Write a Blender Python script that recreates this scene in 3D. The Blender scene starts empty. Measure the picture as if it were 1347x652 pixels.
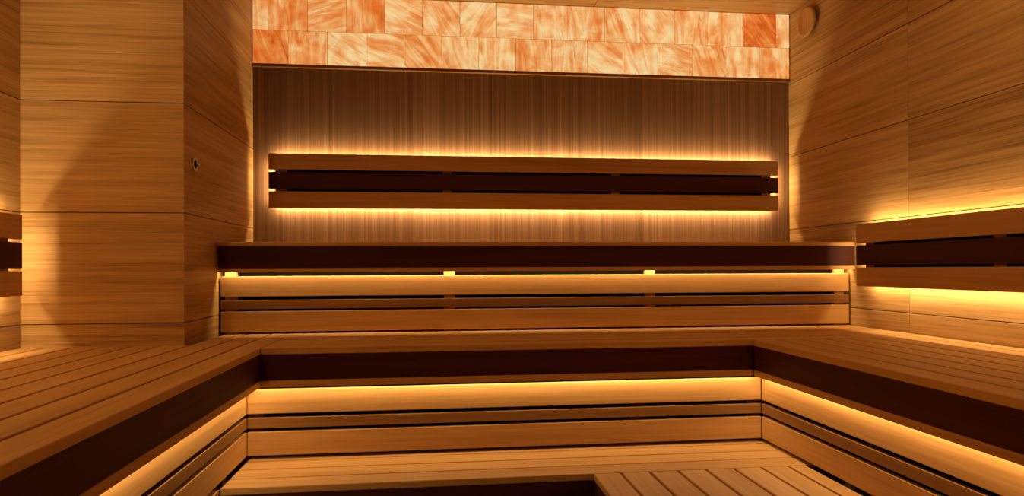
import bpy, bmesh, math, random
from mathutils import Vector, Matrix
random.seed(4)
sc = bpy.context.scene
COL = sc.collection
# ------------------------------------------------------------------ dimensions (metres)
H = 1.231                       # eye height
XL, XC, XR = -1.692, -1.052, 2.245   # left wall, pier side, right wall
YC, D = 2.931, 4.0              # pier front, back wall
YN = -1.6                       # where the modelled part of the room ends
ZC = H + 1.609                  # ceiling
Y1, Y1S = 3.333, 3.375          # top bench front, its riser
Y2, Y2S = 2.765, 2.837          # middle bench front (back run), its riser
XL2, XL2S = -0.7026, -0.7733    # middle bench front (left run), its riser
XR2, XR2S = 1.3808, 1.4537      # middle bench front (right run), its riser
Y3, XB = 2.477, 0.595           # low bench front, low side bench edge
ZT1, ZT2, ZT3 = H + .1357, H - .3153, H - .781

# ------------------------------------------------------------------ materials
def nodes(name):
    m = bpy.data.materials.new(name); m.use_nodes = True
    nt = m.node_tree; nt.nodes.clear()
    out = nt.nodes.new('ShaderNodeOutputMaterial')
    b = nt.nodes.new('ShaderNodeBsdfPrincipled')
    nt.links.new(b.outputs[0], out.inputs[0])
    return m, nt, b
def N(nt, t, **kw):
    n = nt.nodes.new(t)
    for k, v in kw.items(): setattr(n, k, v)
    return n
def math_node(nt, op, a, b=None, clamp=False):
    n = N(nt, 'ShaderNodeMath', operation=op, use_clamp=clamp)
    for i, v in enumerate((a, b)):
        if v is None: continue
        if isinstance(v, (int, float)): n.inputs[i].default_value = v
        else: nt.links.new(v, n.inputs[i])
    return n.outputs[0]
def ramp(nt, fac, stops):
    r = N(nt, 'ShaderNodeValToRGB'); cr = r.color_ramp
    while len(cr.elements) < len(stops): cr.elements.new(.5)
    for e, (p, c) in zip(cr.elements, stops):
        e.position = p; e.color = (*c, 1)
    nt.links.new(fac, r.inputs[0]); return r.outputs[0]
def grain_coords(nt, axis, along, across, off=37.0):
    tc = N(nt, 'ShaderNodeTexCoord')
    at = N(nt, 'ShaderNodeAttribute', attribute_name='rnd')
    mp = N(nt, 'ShaderNodeMapping')
    s = [across]*3; s['XYZ'.index(axis)] = along
    mp.inputs['Scale'].default_value = s
    nt.links.new(tc.outputs['Object'], mp.inputs['Vector'])
    sc_ = math_node(nt, 'MULTIPLY', at.outputs['Fac'], off)
    ad = N(nt, 'ShaderNodeVectorMath', operation='ADD')
    nt.links.new(mp.outputs[0], ad.inputs[0]); nt.links.new(sc_, ad.inputs[1])
    return ad.outputs[0], at.outputs['Fac']
def noise(nt, vec, scale, detail=2, rough=.5, dist=0):
    n = N(nt, 'ShaderNodeTexNoise')
    n.inputs['Scale'].default_value = scale; n.inputs['Detail'].default_value = detail
    n.inputs['Roughness'].default_value = rough; n.inputs['Distortion'].default_value = dist
    nt.links.new(vec, n.inputs['Vector']); return n.outputs['Fac']
def wood(name, axis, dark, mid, light, along=.7, across=26, fine=.35, contrast=.16, rough=.5, bump=.15, spread=.05, spec=.16):
    m, nt, b = nodes(name)
    v, rnd = grain_coords(nt, axis, along, across)
    n1 = noise(nt, v, 1.0, 4, .62, .25)
    v2, _ = grain_coords(nt, axis, along*2.2, across*6, 91)
    n2 = noise(nt, v2, 1.0, 2, .6)
    f = math_node(nt, 'ADD', math_node(nt, 'MULTIPLY', n1, 1-fine), math_node(nt, 'MULTIPLY', n2, fine))
    f = math_node(nt, 'ADD', f, math_node(nt, 'MULTIPLY', math_node(nt, 'SUBTRACT', rnd, .5), spread*2))
    c = ramp(nt, f, [(.5-contrast, dark), (.5, mid), (.5+contrast, light)])
    nt.links.new(c, b.inputs['Base Color'])
    b.inputs['Roughness'].default_value = rough
    b.inputs['Specular IOR Level'].default_value = spec
    bp = N(nt, 'ShaderNodeBump'); bp.inputs['Strength'].default_value = bump; bp.inputs['Distance'].default_value = .0006
    nt.links.new(n2, bp.inputs['Height']); nt.links.new(bp.outputs[0], b.inputs['Normal'])
    return m
M = {}
for ax in 'XYZ':
    M['bench'+ax] = wood('alder_wood_'+ax, ax, (.37,.185,.052), (.49,.26,.080), (.58,.325,.108), along=.9, across=16, fine=.4, contrast=.2)
    M['dark'+ax] = wood('dark_heat_treated_wood_'+ax, ax, (.035,.007,.002), (.052,.011,.003), (.075,.018,.005), across=18, contrast=.2, rough=.62)
    M['mid'+ax] = wood('brown_heat_treated_wood_'+ax, ax, (.17,.070,.016), (.22,.098,.024), (.28,.13,.034), across=18, contrast=.2, rough=.5)
    M['veneer'+ax] = wood('wall_veneer_'+ax, ax, (.25,.127,.036), (.43,.25,.085), (.56,.35,.138), along=1.1, across=40, fine=.4, contrast=.17, rough=.48)
M['walnut'] = wood('back_wall_veneer', 'Z', (.13,.066,.030), (.205,.113,.056), (.34,.20,.105), along=.3, across=75, fine=.5, contrast=.19, rough=.5)
def plain(name, col, rough=.5, metal=0):
    m, nt, b = nodes(name)
    tc = N(nt, 'ShaderNodeTexCoord'); n = noise(nt, tc.outputs['Object'], 40, 2)
    c = ramp(nt, n, [(.2, tuple(x*.9 for x in col)), (.8, tuple(min(1, x*1.08) for x in col))])
    nt.links.new(c, b.inputs['Base Color'])
    b.inputs['Specular IOR Level'].default_value = .5 if metal else .02
    b.inputs['Roughness'].default_value = rough; b.inputs['Metallic'].default_value = metal
    return m
M['black'] = plain('black_backing', (.006,.003,.002), 1)
M['metal'] = plain('brushed_steel', (.6,.55,.5), .3, 1)
M['hole'] = plain('dark_bore', (.01,.006,.004), .6)
def floor_mat():
    m, nt, b = nodes('floor_tiles')
    tc = N(nt, 'ShaderNodeTexCoord'); br = N(nt, 'ShaderNodeTexBrick')
    br.offset = 0; br.inputs['Scale'].default_value = 3.3; br.inputs['Mortar Size'].default_value = .008
    br.inputs['Brick Width'].default_value = 1; br.inputs['Row Height'].default_value = 1
    br.inputs['Color1'].default_value = (.07,.055,.045,1); br.inputs['Color2'].default_value = (.085,.065,.05,1)
    br.inputs['Mortar'].default_value = (.03,.025,.02,1)
    nt.links.new(tc.outputs['Object'], br.inputs[0]); nt.links.new(br.outputs[0], b.inputs['Base Color'])
    b.inputs['Roughness'].default_value = .35
    return m
M['floor'] = floor_mat()
SALT_E = .80
def salt_mat():
    m, nt, b = nodes('backlit_salt')
    tc = N(nt, 'ShaderNodeTexCoord')
    col = N(nt, 'ShaderNodeVertexColor', layer_name='block')
    sp = N(nt, 'ShaderNodeSeparateColor'); nt.links.new(col.outputs[0], sp.inputs[0])
    # every block is cut with its own bedding direction
    rot = N(nt, 'ShaderNodeVectorRotate', rotation_type='AXIS_ANGLE'); rot.inputs['Axis'].default_value = (0,1,0)
    nt.links.new(tc.outputs['Object'], rot.inputs['Vector'])
    nt.links.new(math_node(nt, 'MULTIPLY', sp.outputs[2], 3.1416), rot.inputs['Angle'])
    ad = N(nt, 'ShaderNodeVectorMath', operation='ADD'); nt.links.new(rot.outputs[0], ad.inputs[0])
    nt.links.new(math_node(nt, 'MULTIPLY', sp.outputs[1], 23), ad.inputs[1])
    mp = N(nt, 'ShaderNodeMapping'); mp.inputs['Scale'].default_value = (22, 6, 4)
    nt.links.new(ad.outputs[0], mp.inputs[0])
    veins = noise(nt, mp.outputs[0], .8, 4, .5, 1.6)
    cloud = noise(nt, ad.outputs[0], 6.5, 3, .5, .8)
    f = math_node(nt, 'ADD', math_node(nt, 'MULTIPLY', veins, .5), math_node(nt, 'MULTIPLY', cloud, .5))
    f = math_node(nt, 'ADD', f, math_node(nt, 'MULTIPLY', math_node(nt, 'SUBTRACT', sp.outputs[0], .5), .34))
    f = math_node(nt, 'ADD', math_node(nt, 'MULTIPLY', math_node(nt, 'SUBTRACT', f, .5), 1.9), .60)
    c = ramp(nt, f, [(.16, (1.0,.76,.36)), (.36, (.98,.53,.19)), (.54, (.88,.31,.07)), (.70, (.80,.18,.025)), (.90, (.52,.065,.006))])
    # thin iron-red threads along the bedding
    mp2 = N(nt, 'ShaderNodeMapping'); mp2.inputs['Scale'].default_value = (60, 9, 5)
    nt.links.new(ad.outputs[0], mp2.inputs[0])
    th = noise(nt, mp2.outputs[0], 1.0, 3, .55, 2.0)
    ridge = math_node(nt, 'SUBTRACT', 1.0, math_node(nt, 'MULTIPLY', math_node(nt, 'ABSOLUTE', math_node(nt, 'SUBTRACT', th, .5)), 22), clamp=True)
    patch = math_node(nt, 'MULTIPLY', math_node(nt, 'SUBTRACT', noise(nt, ad.outputs[0], 14, 2), .42), 3.2, clamp=True)
    mk = math_node(nt, 'MULTIPLY', math_node(nt, 'MULTIPLY', ridge, patch), .75)
    mx = N(nt, 'ShaderNodeMix', data_type='RGBA'); nt.links.new(mk, mx.inputs[0]); nt.links.new(c, mx.inputs[6]); mx.inputs[7].default_value = (.62,.1,.012,1)
    c = mx.outputs[2]
    hv = N(nt, 'ShaderNodeMix', data_type='RGBA', blend_type='MULTIPLY'); hv.inputs[0].default_value = 1; nt.links.new(c, hv.inputs[6]); hv.inputs[7].default_value = (.35,.35,.35,1)
    nt.links.new(hv.outputs[2], b.inputs['Base Color']); nt.links.new(c, b.inputs['Emission Color'])
    b.inputs['Emission Strength'].default_value = SALT_E
    b.inputs['Roughness'].default_value = .35
    bp = N(nt, 'ShaderNodeBump'); bp.inputs['Strength'].default_value = .5; bp.inputs['Distance'].default_value = .003
    nt.links.new(veins, bp.inputs['Height']); nt.links.new(bp.outputs[0], b.inputs['Normal'])
    return m
M['salt'] = salt_mat()
M['mortar'] = plain('salt_joint', (.35,.13,.04), .8)

# ------------------------------------------------------------------ mesh helpers
class MB:
    """collects bevelled boards into one mesh"""
    def __init__(s):
        s.bm = bmesh.new(); s.rl = s.bm.faces.layers.float.new('rnd')
    def box(s, x0, x1, y0, y1, z0, z1, bev=.002, seg=2, rnd=None):
        x0, x1 = sorted((x0, x1)); y0, y1 = sorted((y0, y1)); z0, z1 = sorted((z0, z1))
        t = bmesh.new(); l = t.faces.layers.float.new('rnd')
        bmesh.ops.create_cube(t, size=1, matrix=Matrix.Translation(((x0+x1)/2,(y0+y1)/2,(z0+z1)/2)) @ Matrix.Diagonal((x1-x0,y1-y0,z1-z0,1)))
        if bev: bmesh.ops.bevel(t, geom=t.edges[:], offset=min(bev, (x1-x0)/3, (y1-y0)/3, (z1-z0)/3), segments=seg, profile=.5, affect='EDGES')
        s._take(t, rnd); return s
    def _take(s, t, rnd):
        r = random.random() if rnd is None else rnd
        vm = {v: s.bm.verts.new(v.co) for v in t.verts}
        for f in t.faces:
            nf = s.bm.faces.new([vm[v] for v in f.verts]); nf[s.rl] = r; nf.smooth = False
        t.free()
    def prism(s, outline, z0, z1, bev=.002, rnd=None):
        """vertical prism over a ground outline (counter-clockwise)"""
        t = bmesh.new(); t.faces.layers.float.new('rnd')
        a = [t.verts.new((x, y, z0)) for x, y in outline]; b = [t.verts.new((x, y, z1)) for x, y in outline]
        t.faces.new(a[::-1]); t.faces.new(b)
        n = len(a)
        for i in range(n): t.faces.new((a[i], a[(i+1)%n], b[(i+1)%n], b[i]))
        if bev: bmesh.ops.bevel(t, geom=t.edges[:], offset=bev, segments=2, profile=.5, affect='EDGES')
        s._take(t, rnd); return s
    def build(s, name, mat, parent=None):
        me = bpy.data.meshes.new(name); s.bm.to_mesh(me); s.bm.free()
        me.materials.append(M[mat] if isinstance(mat, str) else mat)
        o = bpy.data.objects.new(name, me); COL.objects.link(o)
        if parent: o.parent = parent; o.matrix_parent_inverse = parent.matrix_world.inverted()
        return o
def lathe(profile, axis_pt, axis, name, mat, parent=None, seg=40):
    """profile: (radius, height along axis)"""
    bm = bmesh.new(); bm.faces.layers.float.new('rnd')
    q = Vector((0,0,1)).rotation_difference(Vector(axis)); rings = []
    for r, h in profile:
        if r < 1e-6: rings.append([bm.verts.new(Vector(axis_pt) + q @ Vector((0,0,h)))]); continue
        rings.append([bm.verts.new(Vector(axis_pt) + q @ Vector((r*math.cos(2*math.pi*i/seg), r*math.sin(2*math.pi*i/seg), h))) for i in range(seg)])
    for a, b in zip(rings, rings[1:]):
        for i in range(seg):
            j = (i+1) % seg
            if len(a) == 1 and len(b) == 1: continue
            if len(a) == 1: f = bm.faces.new((a[0], b[j], b[i]))
            elif len(b) == 1: f = bm.faces.new((a[i], a[j], b[0]))
            else: f = bm.faces.new((a[i], a[j], b[j], b[i]))
            f.smooth = True
    bmesh.ops.recalc_face_normals(bm, faces=bm.faces)
    me = bpy.data.meshes.new(name); bm.to_mesh(me); bm.free(); me.materials.append(M[mat])
    o = bpy.data.objects.new(name, me); COL.objects.link(o)
    if parent: o.parent = parent; o.matrix_parent_inverse = parent.matrix_world.inverted()
    return o
def thing(name, label, cat, loc, group=None):
    o = bpy.data.objects.new(name, None); COL.objects.link(o); o.location = loc
    o.empty_display_size = .1
    o['label'] = label; o['category'] = cat
    if group: o['group'] = group
    bpy.context.view_layer.update()
    return o
def struct(o): o['kind'] = 'structure'; return o

LEDC = (1.0, .70, .36)
def led(p0, p1, direction, wpm, parent, width=.008, spread=180):
    """a lit LED tape: a long thin area lamp from p0 to p1, shining along direction"""
    p0, p1, d = Vector(p0), Vector(p1), Vector(direction).normalized()
    L = (p1-p0).length; x = (p1-p0)/L; z = -d; y = z.cross(x)
    l = bpy.data.lights.new('led_strip', 'AREA'); l.shape = 'RECTANGLE'; l.size = L; l.size_y = width
    l.energy = wpm*L; l.color = LEDC; l.spread = math.radians(spread)
    o = bpy.data.objects.new('led_strip', l); COL.objects.link(o)
    o.matrix_world = Matrix.Translation((p0+p1)/2) @ Matrix((x, y, z)).transposed().to_4x4()
    o.parent = parent; o.matrix_parent_inverse = parent.matrix_world.inverted()
    return o

# ------------------------------------------------------------------ the room shell
G = .0019                                     # half a panel joint
joints = [0, H-1.14, H-.681, H-.2205, H+.2413, H+.7028, H+1.163, ZC]
def cladding_x(name, xface, thick, ys, mat='veneerY'):
    """wall standing along Y, panels with real open joints in front of a black backing"""
    m = MB(); s = 1 if thick > 0 else -1
    for y0, y1 in zip(ys, ys[1:]):
        for z0, z1 in zip(joints, joints[1:]):
            m.box(xface, xface+s*.018, y0+G*.6, y1-G*.6, z0+G, z1-G, bev=.0008, seg=1)
    o = struct(m.build(name, mat))
    b = MB().box(xface+s*.018, xface+thick, ys[0], ys[-1], 0, ZC, bev=0).build('wall_backing', 'black', o)
    return o
right_ys = [YN, -.68, .52, 1.72, 2.925, D]
wr = cladding_x('wall_right', XR, .12, right_ys)
wl = cladding_x('wall_left', XL, -.12, [YN, -.85, .4, 1.65, YC])
# pier that fills the left corner: side face along Y, front face along X
m = MB()
for z0, z1 in zip(joints, joints[1:]):
    m.prism([(XC-.018, YC+.018), (XC, YC+.0002), (XC, D), (XC-.018, D)], z0+G, z1-G, bev=0)
ps = m.build('wall_pier', 'veneerY'); struct(ps)
m = MB()
for z0, z1 in zip(joints, joints[1:]):
    m.prism([(XL, YC), (XC-.0002, YC), (XC-.0182, YC+.018), (XL, YC+.018)], z0+G, z1-G, bev=0)
m.build('front_cladding', 'veneerX', ps)
MB().box(XL, XC-.018, YC+.018, D, 0, ZC, bev=0).build('pier_core', 'black', ps)
# back wall: upright veneer sheets
m = MB(); edges = [XC, -.60, -.13, .34, .81, 1.28, 1.75, XR]
for x0, x1 in zip(edges, edges[1:]):
    m.box(x0+.0003, x1-.0003, D, D+.018, 0, H+1.19, bev=.0003, seg=1)
wb = struct(m.build('wall_back', 'walnut'))
MB().box(XL-.12, XR+.12, D+.018, D+.14, 0, ZC, bev=0).build('wall_backing', 'black', wb)
struct(MB().box(XL-.2, XR+.2, YN, D+.14, -.1, 0, bev=0).build('floor', 'floor'))
# ceiling: boards running left to right, staggered butt joints
m = MB(); cy = [D+.02, 3.62, 3.12, 2.62, 2.12, 1.62, 1.12, .62, .12, -.4, -.9, -1.3, YN]
m.box(XL-.1, .972, 3.62+.001, D+.02, ZC, ZC+.018, bev=.0008, seg=1)
m.box(.975, XR+.1, 3.62+.001, D+.02, ZC, ZC+.018, bev=.0008, seg=1)
for k, (a, b) in enumerate(zip(cy[1:], cy[2:])):
    for x0, x1 in (((XL-.1, -.4), (-.4, 1.9), (1.9, XR+.1)) if k % 2 else ((XL-.1, .97), (.97, XR+.1))):
        m.box(x0+G/2, x1-G/2, b+.001, a-.001, ZC, ZC+.018, bev=.0008, seg=1)
cl = struct(m.build('ceiling', 'veneerX'))
MB().box(XL-.2, XR+.2, YN, D+.14, ZC+.018, ZC+.1, bev=0).build('ceiling_backing', 'black', cl)

# ------------------------------------------------------------------ salt wall
salt = thing('salt_brick_wall', 'glowing orange band of backlit salt bricks in two rows under the ceiling', 'salt wall', ((XC+XR)/2, D, H+1.1933))
S0, S1, S2 = H+1.198, H+1.394, ZC-.004
bm = bmesh.new(); cl_ = bm.loops.layers.color.new('block')
P = .2225
row_top = [XC+.004] + [-.961+P*k for k in range(15)] + [XR-.004]
row_low = [XC+.004] + [-.8483+P*k for k in range(14)] + [XR-.004]
#   redness of each brick, left to right: 0 pale, 1 deep orange; then the bedding angle (0 upright veins, .5 level)
tone_top = [.52,.62,.55,.68,.5,.46,.3,.28,.2,.42,.42,.26,.38,.36,.82,.3]
ang_top  = [.08,.03,.8,.0,.62,.45,.9,.7,.25,.1,.32,.5,.1,.03,.5,.06]
tone_low = [.74,.66,.3,.44,.5,.34,.22,.5,.46,.44,.34,.4,.44,.28,.52]
ang_low  = [.35,.02,.6,.68,.5,.32,.1,.04,.1,.6,.3,.66,.4,.2,.12]
def brick(x0, x1, z0, z1, tone, ang):
    t = bmesh.new(); e = .0012
    y0 = D - .020 - random.uniform(0, .003)
    bmesh.ops.create_cube(t, size=1, matrix=Matrix.Translation(((x0+x1)/2, (y0+D+.015)/2, (z0+z1)/2)) @ Matrix.Diagonal((x1-x0-2*e, D+.015-y0, z1-z0-2*e, 1)))
    bmesh.ops.bevel(t, geom=t.edges[:], offset=.0022, segments=2, profile=.5, affect='EDGES')
    vm = {v: bm.verts.new(v.co) for v in t.verts}; r = random.random()
    for f in t.faces:
        nf = bm.faces.new([vm[v] for v in f.verts])
        for lp in nf.loops: lp[cl_] = (tone, r, ang, 1)
    t.free()
for k, (a, b) in enumerate(zip(row_top, row_top[1:])): brick(a, b, S1, S2, tone_top[k], ang_top[k])
for k, (a, b) in enumerate(zip(row_low, row_low[1:])): brick(a, b, S0, S1, tone_low[k], ang_low[k])
me = bpy.data.meshes.new('salt_bricks'); bm.to_mesh(me); bm.free(); me.materials.append(M['salt'])
o = bpy.data.objects.new('salt_bricks', me); COL.objects.link(o); o.parent = salt; o.matrix_parent_inverse = salt.matrix_world.inverted()
MB().box(XC+.002, XR-.002, D-.017, D+.016, S0+.002, S2-.002, bev=0).build('joint_bed', 'mortar', salt)
MB().box(XC+.001, XR-.001, D-.0225, D+.017, S0-.018, S0-.0003, bev=.001).build('ledge', 'midX', salt)

# ------------------------------------------------------------------ benches
PIT = .112; GAP = .012; T = .026
def seats_y(m, xs0, xs1, ya, yb, zt, first):
    """boards running along Y; first = x of the front edge, filling towards the wall"""
    s = 1 if xs1 > xs0 else -1
    x = xs0
    while s*(xs1-x) > .02:
        w = min(PIT-GAP, abs(xs1-x))
        m.box(x, x+s*w, ya, yb, zt-T, zt, bev=.003); x += s*PIT
def fascia(axis, c, out, a0, a1, ztop, zseat_b, zb0, zb1, parent, mitre=(0, 0), lower=True):
    """dark front board with a light lower rail; out = outward sign along the other axis"""
    def bx(m, inset, th, z0, z1, bev):
        if axis == 'X': m.box(a0, a1, c-out*inset, c-out*(inset+th), z0, z1, bev=bev)
        else: m.box(c-out*inset, c-out*(inset+th), a0, a1, z0, z1, bev=bev)
    m = MB(); bx(m, .003, .022, zb0, zseat_b-.0005, .001); m.build('front_board', 'dark'+axis, parent)
    if lower:
        m = MB(); bx(m, 0, .027, zb1, zb0-.0005, .002); m.build('lower_rail', 'bench'+axis, parent)

# --- top bench on the back wall
b1 = thing('sauna_bench', 'topmost bench along the back wall with long dark brown front board', 'bench', ((XC+XR)/2, Y1, ZT1))
m = MB()
xa, xb = XC+.008, XR-.002
y = Y1; k = 0
m.box(xa, xb, Y1, Y1+.105, ZT1-.0203, ZT1, bev=.0025)
y = Y1+PIT
while y < D-.03:
    m.box(xa, xb, y, min(y+PIT-GAP, D-.012), ZT1-.0203, ZT1, bev=.0025); y += PIT
m.build('seat', 'benchX', b1)
fascia('X', Y1, -1, xa, xb, ZT1, ZT1-.0203, H+.0074, H-.0119, b1)
led((xa+.01, Y1+.0325, H+.004), (xb-.01, Y1+.0325, H+.004), (0, .25, -1), 2.6, b1, width=.008)

# --- middle bench: back run, left run, right run
ZB, ZD, ZE = H-.3411, H-.4461, H-.473
b2 = thing('sauna_bench', 'middle level bench running along the back, between the two side benches', 'bench', ((XL2+XR2)/2, Y2, ZT2))
m = MB(); y = Y2; k = 0
yend = Y1S+.04
while y < yend-.02:
    x1 = XR2 if k < 0 else XR-.002
    m.box(XL2+.003, x1, y, min(y+PIT-GAP, yend), ZT2-T, ZT2, bev=.003); y += PIT; k += 1
m.build('seat', 'benchX', b2)
fascia('X', Y2, -1, XL2+.002, XR2-.002, ZT2, ZB, ZD, ZE, b2)
led((XL2-.03, Y2S-.019, ZE+.003), (XR2+.03, Y2S-.019, ZE+.003), (0, 0, -1), 2.0, b2)

b3 = thing('sauna_bench', 'left side bench of long boards in front of the pier', 'bench', (XL2, (YN+Y2)/2, ZT2))
m = MB(); x = XL2
while x > XL+.02:
    x2 = max(x-(PIT-GAP), XL+.004)
    ye = Y1S+.04
    if x2 < XC+.003:
        if x > XC+.02:      # the board that meets the pier's corner is notched round it
            m.prism([(x2, YN), (x, YN), (x, ye), (XC+.003, ye), (XC+.003, YC-.003), (x2, YC-.003)], ZT2-T, ZT2, bev=.002)
            x -= PIT; continue
        ye = YC-.003
    m.box(x2, x, YN, ye, ZT2-T, ZT2, bev=.003); x -= PIT
m.build('seat', 'benchY', b3)
fascia('Y', XL2, 1, YN, Y2+.027, ZT2, ZB, ZD, ZE, b3)
led((XL2S+.019, YN+.05, ZE+.003), (XL2S+.019, Y2+.03, ZE+.003), (0, 0, -1), 2.0, b3)

b4 = thing('sauna_bench', 'right side bench of long boards along the right wall, middle level', 'bench', (XR2, (YN+Y2)/2, ZT2))
m = MB(); x = XR2
while x < XR-.02:
    m.box(x, min(x+PIT-GAP, XR-.004), YN, Y2-.004, ZT2-T, ZT2, bev=.003); x += PIT
m.build('seat', 'benchY', b4)
fascia('Y', XR2, -1, YN, Y2-.002, ZT2, ZB, ZD, ZE, b4)
led((XR2S-.019, YN+.05, ZE+.003), (XR2S-.019, Y2+.03, ZE+.003), (0, 0, -1), 2.0, b4)

# --- low bench: back run and right run
b5 = thing('sauna_bench', 'lowest bench step in front of the back riser, boards running crosswise', 'bench', (.3, Y3, ZT3))
m = MB(); y = Y3
while y < Y2S+.03:
    m.box(XL2S+.006, XR2S+.03, y, min(y+PIT-.003-GAP/2, Y2S+.05), ZT3-T, ZT3, bev=.003); y += .1115
m.build('seat', 'benchX', b5)
m = MB().box(XL2S+.006, XB+.004, Y3+.003, Y3+.025, ZT3-.135, ZT3-T-.0005, bev=.001); m.build('front_board', 'darkX', b5)
m = MB().box(XL2S+.006, XB+.03, Y3, Y3+.027, ZT3-.162, ZT3-.1355, bev=.002); m.build('lower_rail', 'benchX', b5)
b6 = thing('sauna_bench', 'lowest side platform at the right with boards running towards the viewer', 'bench', (XB, (YN+Y3)/2, ZT3))
m = MB(); x = XB; k = 0
while x < XR2S-.03:
    x1 = x + .1125 - .011
    if x + .1125*1.5 > XR2S: x1 = XR2S-.004
    m.box(x, x1, YN, Y3-.003, ZT3-T, ZT3, bev=.004); x += .1125
m.build('seat', 'benchY', b6)
m = MB().box(XB+.003, XB+.025, YN, Y3-.001, ZT3-.135, ZT3-T-.0005, bev=.001); m.build('front_board', 'darkY', b6)
m = MB().box(XB, XB+.027, YN, Y3-.001, ZT3-.162, ZT3-.1355, bev=.002); m.build('lower_rail', 'benchY', b6)
# closed boxes that carry the low bench
m = MB().box(XB+.05, XB+.07, YN, Y3+.05, 0, ZT3-T-.001, bev=.001); m.build('support_panel', 'darkY', b6)
m = MB().box(XL2S+.006, XB+.05, Y3+.05, Y3+.07, 0, ZT3-T-.001, bev=.001); m.build('support_panel', 'darkX', b5)

# ------------------------------------------------------------------ slatted risers below the benches
def riser(axis, c, inward, a0, a1, zs, label, batten_at, loc, th=.020, bottom=None, bat='bench', btop=.024):
    """three boards on battens. inward = sign pointing behind the boards. zs = six heights, top to bottom"""
    t = thing('slatted_riser', label, 'riser panel', loc)
    def bx(m, i0, i1, p0, p1, z0, z1, bev):
        if axis == 'X': m.box(p0, p1, c+inward*i0, c+inward*i1, z0, z1, bev=bev)
        else: m.box(c+inward*i0, c+inward*i1, p0, p1, z0, z1, bev=bev)
    m = MB(); bx(m, 0, th, a0, a1, zs[1], zs[0], .0025); m.build('upper_board', 'bench'+axis, t)
    m = MB(); bx(m, 0, th, a0, a1, zs[3], zs[2], .0025); m.build('middle_board', 'mid'+axis, t)
    m = MB(); bx(m, 0, th, a0, a1, zs[5], zs[4], .0025); m.build('lower_board', 'bench'+axis, t)
    for p in batten_at:
        m = MB(); bx(m, th+.0005, th+.024, p-.028, p+.028, bottom if bottom else zs[5]-.008, zs[0]+btop, .001); m.build('batten', bat+'Z', t)
    m = MB(); bx(m, th+.026, th+.032, a0+.002, a1-.002, zs[5]-.006, zs[0]+.03, 0); m.build('backing', 'black', t)
    return t
za = [H-.032, H-.131, H-.148, H-.193, H-.203, H-.3055]
riser('X', Y1S, 1, XC+.010, XR-.010, za, 'riser of three boards with dark middle slat, up under the topmost bench', (-1.0, .07, 1.125, 2.19), (.6, Y1S, ZT2))
zb = [H-.494, H-.594, H-.610, H-.654, H-.668, H-.766]
riser('X', Y2S, 1, XL2S+.001, XR2S-.001, zb, 'back riser of three boards just above the lowest bench', (-.74, -.2, .34, .88, 1.42), (.3, Y2S, ZT3), bat='dark', btop=-.004)
riser('Y', XL2S, -1, YN, Y2S-.001, zb, 'left riser of three boards below the left side bench', [YN+.1+.6*k for k in range(8)], (XL2S, .6, ZT3), bat='dark', btop=-.004)
riser('Y', XR2S, 1, YN, Y2S-.001, zb, 'right riser of three boards below the right side bench', [YN+.1+.6*k for k in range(8)], (XR2S, .6, ZT3), bat='dark', btop=-.004)
# plain base panel below the left riser
o = MB().box(XL2S-.03, XL2S+.003, YN, Y3+.0, 0, H-.785, bev=.001).build('base_panel', 'benchY')
o['label'] = 'light wooden base panel at floor level below the left riser'; o['category'] = 'base panel'

# ------------------------------------------------------------------ backrests
BZ = [.670, .578, .563, .467, .4515, .355]
def backrest(axis, c, wall, a0, a1, zs, label, battens, loc, th=.026, wpm=5.0, ends=(True, True)):
    """three boards standing off the wall; wall = coordinate of the wall face"""
    t = thing('mounted_backrest', label, 'backrest', loc)
    s = 1 if wall > c else -1
    def bx(m, q0, q1, p0, p1, z0, z1, bev):
        if axis == 'X': m.box(p0, p1, q0, q1, z0, z1, bev=bev)
        else: m.box(q0, q1, p0, p1, z0, z1, bev=bev)
    for nm, i, mt in (('upper_board', 0, 'bench'), ('middle_board', 2, 'dark'), ('lower_board', 4, 'bench')):
        m = MB(); bx(m, c, c+s*th, a0, a1, H+zs[i+1], H+zs[i], .0025); m.build(nm, mt+axis, t)
    for p in battens:
        m = MB(); bx(m, c+s*(th+.0005), wall-s*.0015, p-.028, p+.028, H+zs[5]+.03, H+zs[0]-.03, .001); m.build('batten', 'benchZ', t)
    m = MB(); bx(m, c+s*(th+.002), c+s*(th+.006), a0+.04, a1-.04, H+zs[5]+.05, H+zs[0]-.05, 0); m.build('backing', 'black', t)
    # LED tape on the rear face, a finger's width in from each edge
    q = c+s*(th+.012)
    def pt(p, z): return (p, q, H+z) if axis == 'X' else (q, p, H+z)
    nv = Vector((0, s, 0)) if axis == 'X' else Vector((s, 0, 0))
    av = Vector((1, 0, 0)) if axis == 'X' else Vector((0, 1, 0))
    led(pt(a0+.03, zs[0]-.02), pt(a1-.03, zs[0]-.02), nv*.32+Vector((0,0,1)), wpm, t)
    led(pt(a0+.03, zs[5]+.02), pt(a1-.03, zs[5]+.02), nv*.32-Vector((0,0,1)), wpm, t)
    if ends[0]: led(pt(a0+.016, zs[0]-.03), pt(a0+.016, zs[5]+.03), nv*.55-av, wpm*.7, t)
    if ends[1]: led(pt(a1-.016, zs[0]-.03), pt(a1-.016, zs[5]+.03), nv*.55+av, wpm*.7, t)
    return t
backrest('X', 3.94, D, -.952, 2.142, BZ, 'long wall mounted backrest glowing above the topmost bench', (-.88, .07, 1.1, 2.07), (.6, 3.94, H+.355))
RZ = [.2214, .124, .112, .0105, -.001, -.0977]
backrest('Y', 2.17, XR, YN, 3.216, RZ, 'backrest with lit edges on the right wall above the right side bench', (3.14, 2.36, 1.58, .8, 0, -.8), (2.17, .8, H-.0977), wpm=3.4, ends=(False, True))
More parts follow.
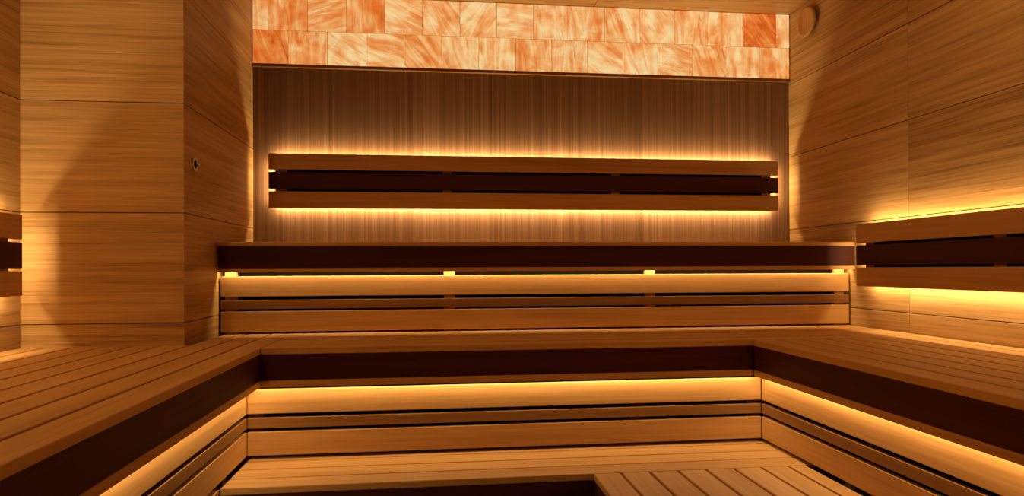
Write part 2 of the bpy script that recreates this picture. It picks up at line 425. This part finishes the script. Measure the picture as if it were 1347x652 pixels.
backrest('Y', -1.617, XL, YN, 2.816, RZ, 'backrest end at the far left beside the pier', (2.74, 1.96, 1.18, .4, -.4, -1.2), (-1.617, .6, H-.0977), wpm=4.2, ends=(False, True))

# ------------------------------------------------------------------ vent and wall fitting
vx, vy, vz = XR, 3.745, H+1.475
v = thing('air_vent', 'round wooden air vent disc high on the right wall near the ceiling', 'vent', (vx, vy, vz))
lathe([(0,.004),(.062,.004),(.064,.006),(.064,.018)], (vx, vy, vz), (-1,0,0), 'collar', 'benchZ', v)
lathe([(0,.018),(.082,.018),(.088,.021),(.090,.027),(.088,.033),(.080,.037),(.072,.036),(.068,.034),(0,.034)], (vx, vy, vz), (-1,0,0), 'disc', 'benchZ', v)
fy, fz = 3.055, H+.465
f = thing('sensor_mount', 'small metal fitting on the side of the pier', 'sensor', (XC, fy, fz))
lathe([(.0,.0005),(.030,.0005),(.031,.003),(.029,.006),(.022,.006),(.020,.002),(0,.002)], (XC, fy, fz), (1,0,0), 'escutcheon', 'metal', f, 32)
lathe([(0,.003),(.0195,.003),(.0195,.0045),(0,.0045)], (XC, fy, fz), (1,0,0), 'recess', 'hole', f, 28)
lathe([(0,.0045),(.008,.0045),(.008,.020),(.006,.022),(0,.022)], (XC, fy, fz), (1,0,0), 'sensor_tip', 'metal', f, 20)

for dx, dy, en, lab in ((-1.2, 1.9, 10.0, 'unseen round fill light added in the ceiling above the left side bench'), (1.75, 2.1, 5.0, 'unseen round fill light added in the ceiling above the right side bench')):  # fill lights added above the frame to brighten the pier and side benches
    d = thing('added_fill_light', lab, 'added fill light', (dx, dy, ZC), 'added fill lights')
    lathe([(.045,-.001),(.047,.003),(.056,.004),(.060,.002),(.060,0),(.045,0)], (dx, dy, ZC), (0,0,-1), 'fill_light_ring', 'metal', d, 32)
    l = bpy.data.lights.new('lamp', 'AREA'); l.shape = 'DISK'; l.size = .085; l.energy = en; l.color = (1, .60, .24)
    o = bpy.data.objects.new('lamp', l); COL.objects.link(o); o.location = (dx, dy, ZC-.004); o.parent = d; o.matrix_parent_inverse = d.matrix_world.inverted()

# ------------------------------------------------------------------ camera, ambient light, colour
cam = bpy.data.cameras.new('camera'); co = bpy.data.objects.new('camera', cam); COL.objects.link(co)
f_px, yaw, pitch, roll, cy_ = 872.0, .1148, .0047, -.0045, 349.17
cam.sensor_fit = 'HORIZONTAL'; cam.sensor_width = 36; cam.lens = f_px/1347*36
Fv = Vector((math.sin(yaw)*math.cos(pitch), math.cos(yaw)*math.cos(pitch), math.sin(pitch)))
Rv = Vector((math.cos(yaw), -math.sin(yaw), 0)); Uv = Rv.cross(Fv)
R2 = Rv*math.cos(roll)+Uv*math.sin(roll); U2 = -Rv*math.sin(roll)+Uv*math.cos(roll)
co.matrix_world = Matrix.Translation((0, 0, H)) @ Matrix((R2, U2, -Fv)).transposed().to_4x4()
cam.shift_y = (cy_-326)/1347
cam.clip_start = .02
sc.camera = co

w = bpy.data.worlds.new('world'); sc.world = w; w.use_nodes = True
bg = w.node_tree.nodes['Background']; bg.inputs[0].default_value = (1.0, .60, .24, 1); bg.inputs[1].default_value = .045
sc.view_settings.view_transform = 'Standard'; sc.view_settings.look = 'None'
sc.view_settings.gamma = 1; sc.view_settings.use_curve_mapping = False
sc.view_settings.exposure = 0
sc.cycles.use_denoising = True
sc.cycles.max_bounces = 10; sc.cycles.diffuse_bounces = 6
sc.cycles.sample_clamp_indirect = 6
